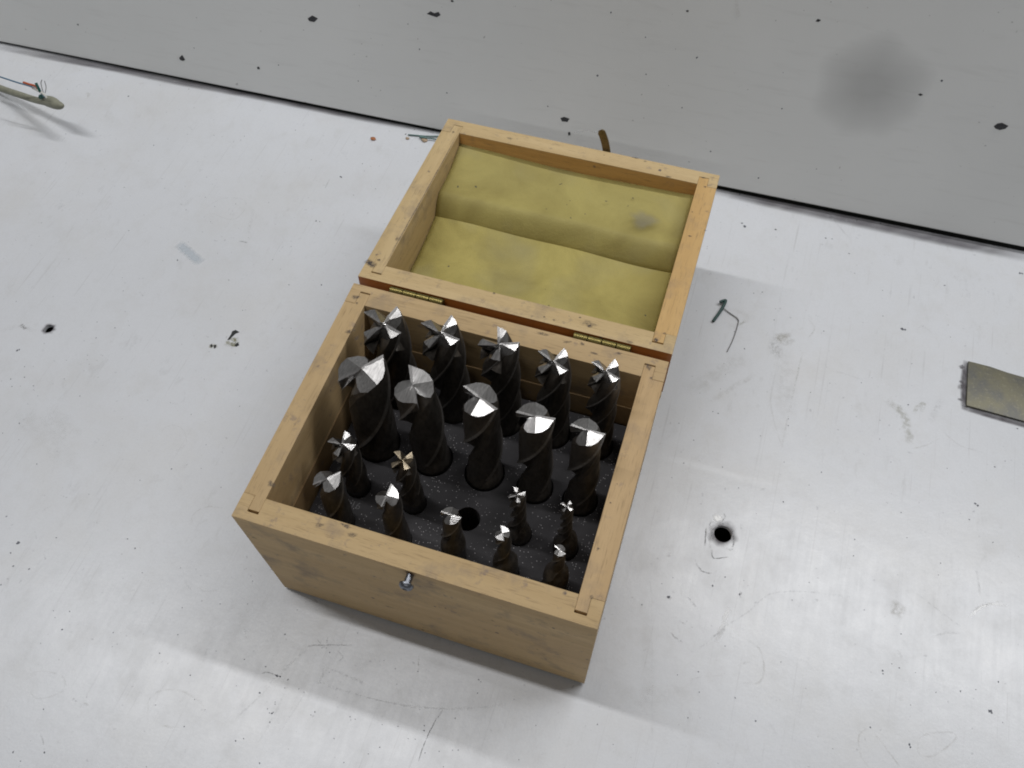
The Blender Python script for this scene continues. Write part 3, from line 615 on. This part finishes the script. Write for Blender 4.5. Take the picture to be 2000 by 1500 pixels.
# hook that swings on the lid's outer front edge
hk = [(102.6, LD + 1.2, -14), (102.3, LD + 1.5, -6), (101.2, LD + 2.0, 0), (99.4, LD + 2.6, 5.5), (97.4, LD + 3.0, 9.8), (96.0, LD + 3.2, 11.8)]
hk = smooth_path(hk, 5)
vs, fs = [], []
for i, p in enumerate(hk):
    wdt = 2.3 if i < len(hk) - 3 else 2.3 - 0.35 * (i - len(hk) + 4)
    t = (hk[min(i + 1, len(hk) - 1)] - hk[max(i - 1, 0)]).normalized(); s = t.cross(Vector((0, 1, 0))).normalized()
    for q, d in ((-1, -.5), (1, -.5), (1, .5), (-1, .5)): vs.append(p + s * q * wdt + Vector((0, d, 0)))
for i in range(len(hk) - 1):
    for k in range(4): fs.append((i * 4 + k, i * 4 + (k + 1) % 4, i * 4 + 4 + (k + 1) % 4, i * 4 + 4 + k))
fs += [(3, 2, 1, 0), tuple(len(vs) - 4 + k for k in range(4))]
lidlink('hook', mesh('hook', vs, fs, 30), M_BRASSD, lid)

# hinges: leaves in the gap, four knuckles each
for x0, x1 in ((19.6, 49.4), (120.2, 150.0)):
    hg = link('hinge', boxm('hinge', x0, x1, BD + 0.1, BD + 0.9, BH - 18, BH - 1.6, 0), M_BRASS, box)
    st = (x1 - x0) / 4
    for k in range(4):
        a, b = x0 + k * st + 0.12, x0 + (k + 1) * st - 0.12
        link('knuckle', tube_mesh('knuckle', [(a, BD + 2.4, BH - 1.5), (a + 0.15, BD + 2.4, BH - 1.5), (b - .15, BD + 2.4, BH - 1.5), (b, BD + 2.4, BH - 1.5)], [1.75, 1.95, 1.95, 1.75], 18), M_BRASS, hg)
    link('leaf', boxm('leaf', x0, x1, BD + LG - 1.0, BD + LG - 0.2, BH - 18, BH - 1.6, 0), M_BRASS, hg)

# ------------------------------------------------------------------ drilled rack
GX, GY = [32.5, 63.5, 92.5, 120.0, 144.2], [109.0, 75.8, 48.8, 28.0]
HOLES = {}
for ri, rr in enumerate(([11.5, 11.0, 10.5, 9.5, 9.0], [11.9, 10.8, 10.7, 9.7, 9.3], [6.5] * 5, [6.5] * 5)):
    for ci, r in enumerate(rr): HOLES[ci, ri] = (GX[ci], GY[ri], r)
ZT = 50.0
rack = link('tool_rack', sheet_with_holes('tool_rack', [(13.6, 13.0), (157.0, 13.0), (157.0, 124.8), (13.6, 124.8)], list(HOLES.values()), ZT, 34, 44), M_FOAM,
            label='black drilled rack board set inside the wooden box', cat='tool rack')
def mark(txt, px, py, size, rot=0.0):
    cu = bpy.data.curves.new('number_mark', 'FONT'); cu.body = txt; cu.size = size * S; cu.extrude = 0.00003; cu.offset = -0.00012
    tmp = bpy.data.objects.new('tmp', cu); COL.objects.link(tmp)
    me = bpy.data.meshes.new_from_object(tmp.evaluated_get(bpy.context.evaluated_depsgraph_get()))
    bpy.data.objects.remove(tmp)
    o = link('number_mark', me, M_MARK, rack); o.location = at(px, py, ZT) * S + Vector((0, 0, 0.00008)); o.rotation_euler = (0, 0, rot)
mark('2,', 619, 989, 5.6); mark('16', 683, 990, 5.4); mark('9', 655, 922, 5.0); mark('0', 873, 860, 4.4)
mark('/', 1033, 997, 4.0)

# ------------------------------------------------------------------ end mills
P2 = [(0, 1.0), (3, .985), (8, .93), (16, .895), (40, .89), (60, .885), (82, .875), (110, .85), (130, .78), (142, .62), (152, .46), (162, .37), (170, .37), (175, .47), (178, .68), (179.6, .95)]
P4 = [(0, 1.0), (4, .985), (5, .95), (16, .925), (30, .86), (40, .76), (48, .63), (56, .53), (66, .47), (76, .49), (82, .58), (86, .72), (89.4, .95)]
def mill_meshes(R, n, Lc, rs, Ltot, phi0, seed):
    """R cutter radius, n flutes, Lc fluted length, rs shank radius, Ltot whole length; tip at z = 0, shank below"""
    rnd = random.Random(seed)
    prof = P2 if n == 2 else P4
    T = 360 / n; K = len(prof)
    U1 = 82 if n == 2 else 30; S1, S2, S3 = (3, 17, 29) if n == 2 else (5, 16, 50)
    jit = [(rnd.uniform(-2.5, 2.5), rnd.uniform(-4, 4)) for _ in range(n)]
    if n == 2: jit = [(rnd.uniform(-5, 5), rnd.uniform(-8, 8)) for _ in range(n)]
    def hgt(tooth, u, r):
        ja, jb = jit[tooth]; ur = R_(u)
        a, b = r * math.cos(ur), r * math.sin(ur)
        h = -0.05 * (R - abs(a)) if n == 2 else -0.07 * (R - r)
        b = max(b, 0)
        h -= min(b, 0.13 * R) * math.tan(R_(S1)) + max(0, b - 0.13 * R) * math.tan(R_(S2 + ja))
        if n == 4 and tooth % 2: h -= 0.20 * R * max(0, 1 - r / (0.34 * R))
        if u > U1: h -= max(0, r * math.sin(R_(u - U1))) * math.tan(R_(S3 + jb))
        return h
    def pos(tooth, u, r, z, tw=0.0):
        a = R_(phi0 + tooth * T - u) - tw
        return Vector((r * math.cos(a), r * math.sin(a), z))
    # --- ground end
    cv, cf = [Vector((0, 0, -0.05 * R))], []
    ts = (0.16, 0.42, 0.72, 1.0)
    cols = []
    for tooth in range(n):
        for i, (u, q) in enumerate(prof):
            c = []
            for t in ts:
                r = R * q * t; uu = u
                if i in (1, 2) and t < 1:                  # primary land stays parallel to the cutting edge
                    b = 0.13 * R * min(1, t * 2.2) * (0.75 if i == 1 else 1); uu = min(40 if n == 2 else 25, math.degrees(math.asin(min(.9, b / max(r, b * 1.2)))))
                ld = 0.07 * R * (1 - t); la = R_(phi0 + tooth * T + 90)
                c.append(len(cv)); cv.append(pos(tooth, uu, r, hgt(tooth, uu, r)) + Vector((math.cos(la) * ld, math.sin(la) * ld, 0)))
            cols.append(c)
    M = len(cols)
    for i in range(M):
        a, b = cols[i], cols[(i + 1) % M]
        cf.append((0, b[0], a[0]))
        for j in range(len(ts) - 1): cf.append((a[j], b[j], b[j + 1], a[j + 1]))
    # --- fluted body
    NZ = max(16, int(Lc / 1.6)); bv, bf = [], []
    Lr = Lc + 9
    zs = [0.0] + [Lr * ((k / NZ) ** 1.0) for k in range(1, NZ + 1)]
    for zi, d in enumerate(zs):
        tw = d * math.tan(R_(30)) / R
        if d > Lc - 3: tw = (Lc - 3) * math.tan(R_(30)) / R + (d - Lc + 3) * math.tan(R_(30)) / max(R, rs)
        g = min(1, max(0, (d - (Lc - 2.5)) / 5.0)); g = g * g * (3 - 2 * g)
        rb = R + (rs - R) * g
        fl = 1 - min(1, max(0, (d - (Lc - 3)) / 11.0)) ** 1.5
        for tooth in range(n):
            for u, q in prof:
                qq = 1 - (1 - q) * fl
                bv.append(pos(tooth, u, rb * qq, -d + (hgt(tooth, u, R * q) if zi == 0 else (hgt(tooth, u, R * q) * max(0, 1 - d / (0.9 * R)))), tw))
    for zi in range(len(zs) - 1):
        for i in range(M):
            i2 = (i + 1) % M
            bf.append((zi * M + i, zi * M + i2, (zi + 1) * M + i2, (zi + 1) * M + i))
    # --- shank
    sv, sf = [], []
    for d, r in ((Lr - 0.05, rs * 0.998), (Lr + 0.4, rs), (Ltot - 0.6, rs), (Ltot, rs - 0.6)):
        for k in range(36): sv.append((r * math.cos(2 * math.pi * k / 36), r * math.sin(2 * math.pi * k / 36), -d))
    for z_ in range(3):
        for k in range(36): sf.append((z_ * 36 + k, (z_ + 1) * 36 + k, (z_ + 1) * 36 + (k + 1) % 36, z_ * 36 + (k + 1) % 36))
    sf.append(tuple(3 * 36 + k for k in range(35, -1, -1)))
    out = []
    for nm, v_, f_, ang in (('cutting_end', cv, cf, 4), ('fluted_body', bv, bf, 32), ('shank', sv, sf, 40)):
        me = mesh(nm, v_, f_)
        bm = bmesh.new(); bm.from_mesh(me)
        if nm == 'cutting_end': bmesh.ops.triangulate(bm, faces=bm.faces[:])
        if nm == 'fluted_body':
            bm.faces.ensure_lookup_table()
            for q, f in enumerate(bm.faces):
                if (q % M) % K in (0, 1) and q // M < NZ - 5: f.material_index = 1
        bm.to_mesh(me); bm.free()
        me.polygons.foreach_set('use_smooth', [True] * len(me.polygons)); me.set_sharp_from_angle(angle=R_(ang))
        out.append(me)
    return out
# column, row, tip x, tip y, tip z, flutes, tip angle, cutter radius, fluted length, shank radius, label
MILLS = [
 (0,0, 31.7,108.4,116.5, 4, -15, 11.7, 61, 10.6, 'largest four-flute end mill, in the back left corner of the box'),
 (1,0, 62.4,108.4,121.8, 4,  -9, 10.7, 65, 10.2, 'four-flute end mill in the back row, right of the corner mill'),
 (2,0, 91.7,108.8,123.5, 4,  22,  9.9, 65,  9.7, 'four-flute end mill in the middle of the back row'),
 (3,0,118.4,108.6,121.2, 4, -20,  8.9, 63,  8.7, 'four-flute end mill in the back row, left of the corner one'),
 (4,0,143.4,108.8,124.0, 4, -18,  7.8, 65,  8.1, 'four-flute end mill in the back right corner of the box'),
 (0,1, 34.8, 77.4,123.0, 2,  56, 12.2, 65, 11.0, 'widest two-flute end mill, beside the left wall of the box'),
 (1,1, 61.8, 74.8,125.5, 2, -58, 10.7, 65, 10.0, 'two-flute end mill second from the left wall in the row of wide two-flute mills'),
 (2,1, 93.8, 76.4,127.0, 2, -19,  9.9, 67,  9.8, 'two-flute end mill in the very middle of the row of wide two-flute mills'),
 (3,1,119.9, 75.7,125.5, 2,   8,  9.0, 65,  8.9, 'two-flute end mill second from the right wall in the row of wide two-flute mills'),
 (4,1,143.8, 75.8,125.2, 2,   2,  8.0, 65,  8.5, 'narrowest of the wide two-flute end mills, beside the right wall'),
 (0,2, 32.5, 48.9, 98.2, 4,  11,  6.9, 34,  6.2, 'small four-flute end mill beside the left wall'),
 (1,2, 63.4, 48.8, 99.5, 4, -28,  5.9, 32,  6.1, 'small straw-coloured four-flute end mill'),
 (3,2,119.6, 48.6, 98.0, 4,  41,  4.1, 37,  6.1, 'thin four-flute end mill right of the empty hole'),
 (4,2,142.9, 48.6,100.8, 4,  -9,  3.1, 36,  6.1, 'thinnest four-flute end mill, near the right wall'),
 (0,3, 34.0, 29.5,100.0, 2,  49,  6.9, 36,  6.1, 'small two-flute end mill beside the 2 mark, front left corner'),
 (1,3, 64.4, 28.7,103.0, 2, -88,  6.0, 34,  6.1, 'small two-flute end mill right of the 16 mark'),
 (2,3, 94.9, 29.3,101.0, 2,   3,  4.9, 25,  6.1, 'small two-flute end mill in front of the empty hole'),
 (3,3,119.4, 27.8,101.2, 2, -59,  3.8, 30,  6.1, 'thin two-flute end mill in the front row, next to the right corner one'),
 (4,3,145.7, 28.3,100.2, 2, -19,  3.1, 25, 6.1, 'thinnest two-flute end mill, in the front right corner'),
]
for i, (ci, ri, tx, ty, tz, n, ph, R, Lc, rs, lab) in enumerate(MILLS):
    hx, hy, hr = HOLES[ci, ri]
    rs = min(rs, hr - 0.35)
    tip = Vector((tx, ty, tz)); foot = Vector((hx, hy, 44.0)); ax = (tip - foot).normalized()
    Ltot = (tip.z - 3.2) / ax.z
    root = empty('end_mill', tip - ax * Ltot, lab, 'end mill', 'end mills standing in the rack')
    root.rotation_mode = 'QUATERNION'; root.rotation_quaternion = Vector((0, 0, 1)).rotation_difference(ax)
    me = mill_meshes(R, n, Lc, rs, Ltot, ph, 100 + i)
    for d_, mt in zip(me, (M_ENDG if (ci, ri) == (1, 2) else M_END[i % 3], [M_FLUTE, M_LAND], M_SHANK)):
        o = link(d_.name.split('.')[0], d_, mt, root); o.location = (0, 0, Ltot * S)

# ------------------------------------------------------------------ loose things on the bench
# cut cable at the far left
cab = empty('cable', at(60, 185), 'cut end of an olive grey cable with stripped wires, at the left edge', 'cable')
def cabpart(name, pts, rad, mat, flat=1.0, n=12):
    o = link(name, tube_mesh(name, pts, rad, n, flat), mat, cab); o.matrix_parent_inverse = Matrix.Translation(-cab.location); return o
M_SH = simple('olive grey sheath', (0.25, 0.25, 0.19), 0.55, 0, var=0.25, scale=150)
M_OR = simple('orange insulation', (0.42, 0.085, 0.02), 0.45); M_GR = simple('green insulation', (0.01, 0.09, 0.075), 0.45)
M_BL = simple('blue insulation', (0.06, 0.15, 0.24), 0.45); M_WH = simple('white insulation', (0.62, 0.62, 0.58), 0.45)
M_WIRE = simple('thin grey wire', (0.22, 0.22, 0.22), 0.4, 0.5)
zs_ = [2.0, 3.0, 5.5, 10, 15, 20, 24, 26, 27]
pp = [(-90, 134), (-40, 154), (0, 172), (35, 184), (65, 194), (90, 200), (106, 204), (117, 206), (125, 206)]
path = smooth_path([at(x, y, z) for (x, y), z in zip(pp, zs_)], 5)
rd = [2.6] * 26 + [3.0, 3.1, 3.2, 3.3, 3.4, 3.45, 3.4, 3.3, 3.1, 2.9, 2.6, 2.2, 1.7, 1.1, 0.4]
cabpart('sheath', path, rd, M_SH)
cabpart('sheath_flap', smooth_path([at(85, 190, 22), at(96, 193, 25), at(108, 198, 27), at(118, 203, 27)], 4), [1.2, 1.8, 2.2, 2.5, 2.7, 2.8, 2.8, 2.7, 2.6, 2.3, 1.9, 1.3, 0.6], M_SH, 0.7)
for nm, pts, r, mt in (('wire', [(88, 190, 27), (75, 177, 30), (60, 169, 31), (30, 160, 32), (0, 150, 32), (-50, 134, 30)], 0.55, M_BL),
                       ('wire', [(80, 180, 30), (70, 169, 33), (55, 164, 35), (46, 161, 35)], 0.85, M_OR), ('wire', [(79, 180, 30), (75, 172, 33), (70, 162, 36)], 1.0, M_GR),
                       ('wire', [(92, 192, 26), (84, 183, 29), (74, 177, 31), (64, 172, 31)], 0.85, M_WH), ('wire', [(84, 190, 24), (80, 188, 25), (79, 191, 25)], 1.5, M_GR),
                       ('wire', [(85, 182, 29), (82, 172, 32), (80, 162, 35), (82, 156, 37)], 0.3, M_WIRE), ('wire', [(88, 182, 29), (90, 170, 32), (87, 158, 36)], 0.25, M_WIRE)):
    cabpart(nm, smooth_path([at(*q) for q in pts], 5), r, mt, n=8)

def lone(name, pts, rad, mat, label, cat, flat=1.0, group=None):
    me = tube_mesh(name, pts, rad, 8, flat)
    c = Vector(pts[len(pts) // 2]) * S
    me.transform(Matrix.Translation(-c))
    o = link(name, me, mat, label=label, cat=cat, group=group); o.location = c; return o
G2 = 'wire scraps'
M_TEAL = simple('dark green insulation', (0.008, 0.05, 0.044), 0.45); M_TEAL2 = simple('grey green wire', (0.10, 0.18, 0.17), 0.5)
lone('wire_scrap', smooth_path([at(1406, 590, .4), at(1415, 587, .6), at(1417, 589, .5), at(1408, 606, 0), at(1393, 627, -.6)], 6), 1.0, M_TEAL, 'short dark green wire scrap with a bent end, right of the lid', 'wire', group=G2)
lone('wire_scrap', smooth_path([at(1412, 601, -1), at(1425, 611, -1.2), at(1441, 623, -1.3), at(1441, 634, -1.4), at(1432, 662, -1.5), at(1420, 687, -1.5)], 6), 0.34, M_WIRE, 'thin bare grey wire bent at a right angle, right of the lid', 'wire', group=G2)
lone('wire_scrap', smooth_path([at(797, 263, -1), at(820, 265, -1), at(835, 266, -.8), at(870, 266, -.8)], 6), 0.5, M_TEAL2, 'thin grey green wire scrap poking out at the lid corner, upper one', 'wire', group=G2)
lone('wire_scrap', smooth_path([at(820, 267, -.4), at(829, 269, -.2), at(845, 271, -.3), at(872, 276, -.6)], 6), [0.95] * 8 + [0.5] * 11, M_TEAL2, 'grey green wire scrap with a thick end at the lid corner, lower one', 'wire', group=G2)
M_CR = simple('orange crumb', (0.45, 0.16, 0.05), 0.6, var=0.5, scale=1200); M_CR2 = simple('tan crumb', (0.48, 0.36, 0.25), 0.7, var=0.4, scale=1200)
def crumb(px, py, r, mat, label):
    bm = bmesh.new(); bmesh.ops.create_icosphere(bm, subdivisions=2, radius=r * S)
    for v in bm.verts: v.co *= random.uniform(0.75, 1.15); v.co.z *= 0.5; v.co.x *= 1.2
    o = link('crumb', bm_mesh('crumb', bm, 60), mat, label=label, cat='crumb', group='crumbs near the wall'); p = at(px, py); o.location = (p + Vector((0, 0, r * .4))) * S
crumb(729, 272, 1.9, M_CR, 'orange crumb lying by itself left of the lid corner')
crumb(796, 271, 1.3, M_CR2, 'small tan crumb just left of the wire scraps')
crumb(829, 275, 2.0, M_CR2, 'pale tan crumb under the wire scraps')

# worn brass plate set on the bench at the right edge
def m_plate():
    n = N('worn brass plate'); v = n.coord()
    a = n.noise(v, 60, 4, 0.6); b = n.noise(v, 500, 4, 0.6)
    c = n.mix(n.ramp(a, [(0.42, 0.0), (0.6, 1.0)]), (0.15, 0.142, 0.098), (0.11, 0.11, 0.10))
    c = n.mix(n.math('MULTIPLY', n.ramp(b, [(0.55, 0), (0.75, 1)]), 0.6), c, (0.25, 0.235, 0.165))
    n.set(base=c, rough=0.5, metal=0.35, normal=n.bump(b, 0.25, 0.0003)); return n.m
A, B_ = at(1892, 709), at(1887, 793)
wdt = B_.y - A.y
c0 = Vector((349.5, 229.5, TZ))
pe = [(349.2, 229.2), (420, 226.5), (420, 258.5), (404, 259.5), (390, 260.2), (381, 260.6), (372, 261.2), (362, 262.6), (349.0, 262.9)]
me = prism('metal_plate', pe, TZ + 0.02, TZ + 1.8, 0.3)
me.transform(Matrix.Translation(-c0 * S))
pt = link('metal_plate', me, m_plate(), label='worn olive brass plate cut off by the right edge of the photo', cat='plate'); pt.location = c0 * S
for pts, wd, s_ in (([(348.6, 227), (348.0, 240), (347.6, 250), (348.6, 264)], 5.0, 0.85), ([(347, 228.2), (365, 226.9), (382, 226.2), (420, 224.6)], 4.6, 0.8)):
    stroke([(x, y, TZ) for x, y in pts], wd, s_, M_SMQ, bench, 'grime_shade_line', lift=0.13, jitter=0.0)
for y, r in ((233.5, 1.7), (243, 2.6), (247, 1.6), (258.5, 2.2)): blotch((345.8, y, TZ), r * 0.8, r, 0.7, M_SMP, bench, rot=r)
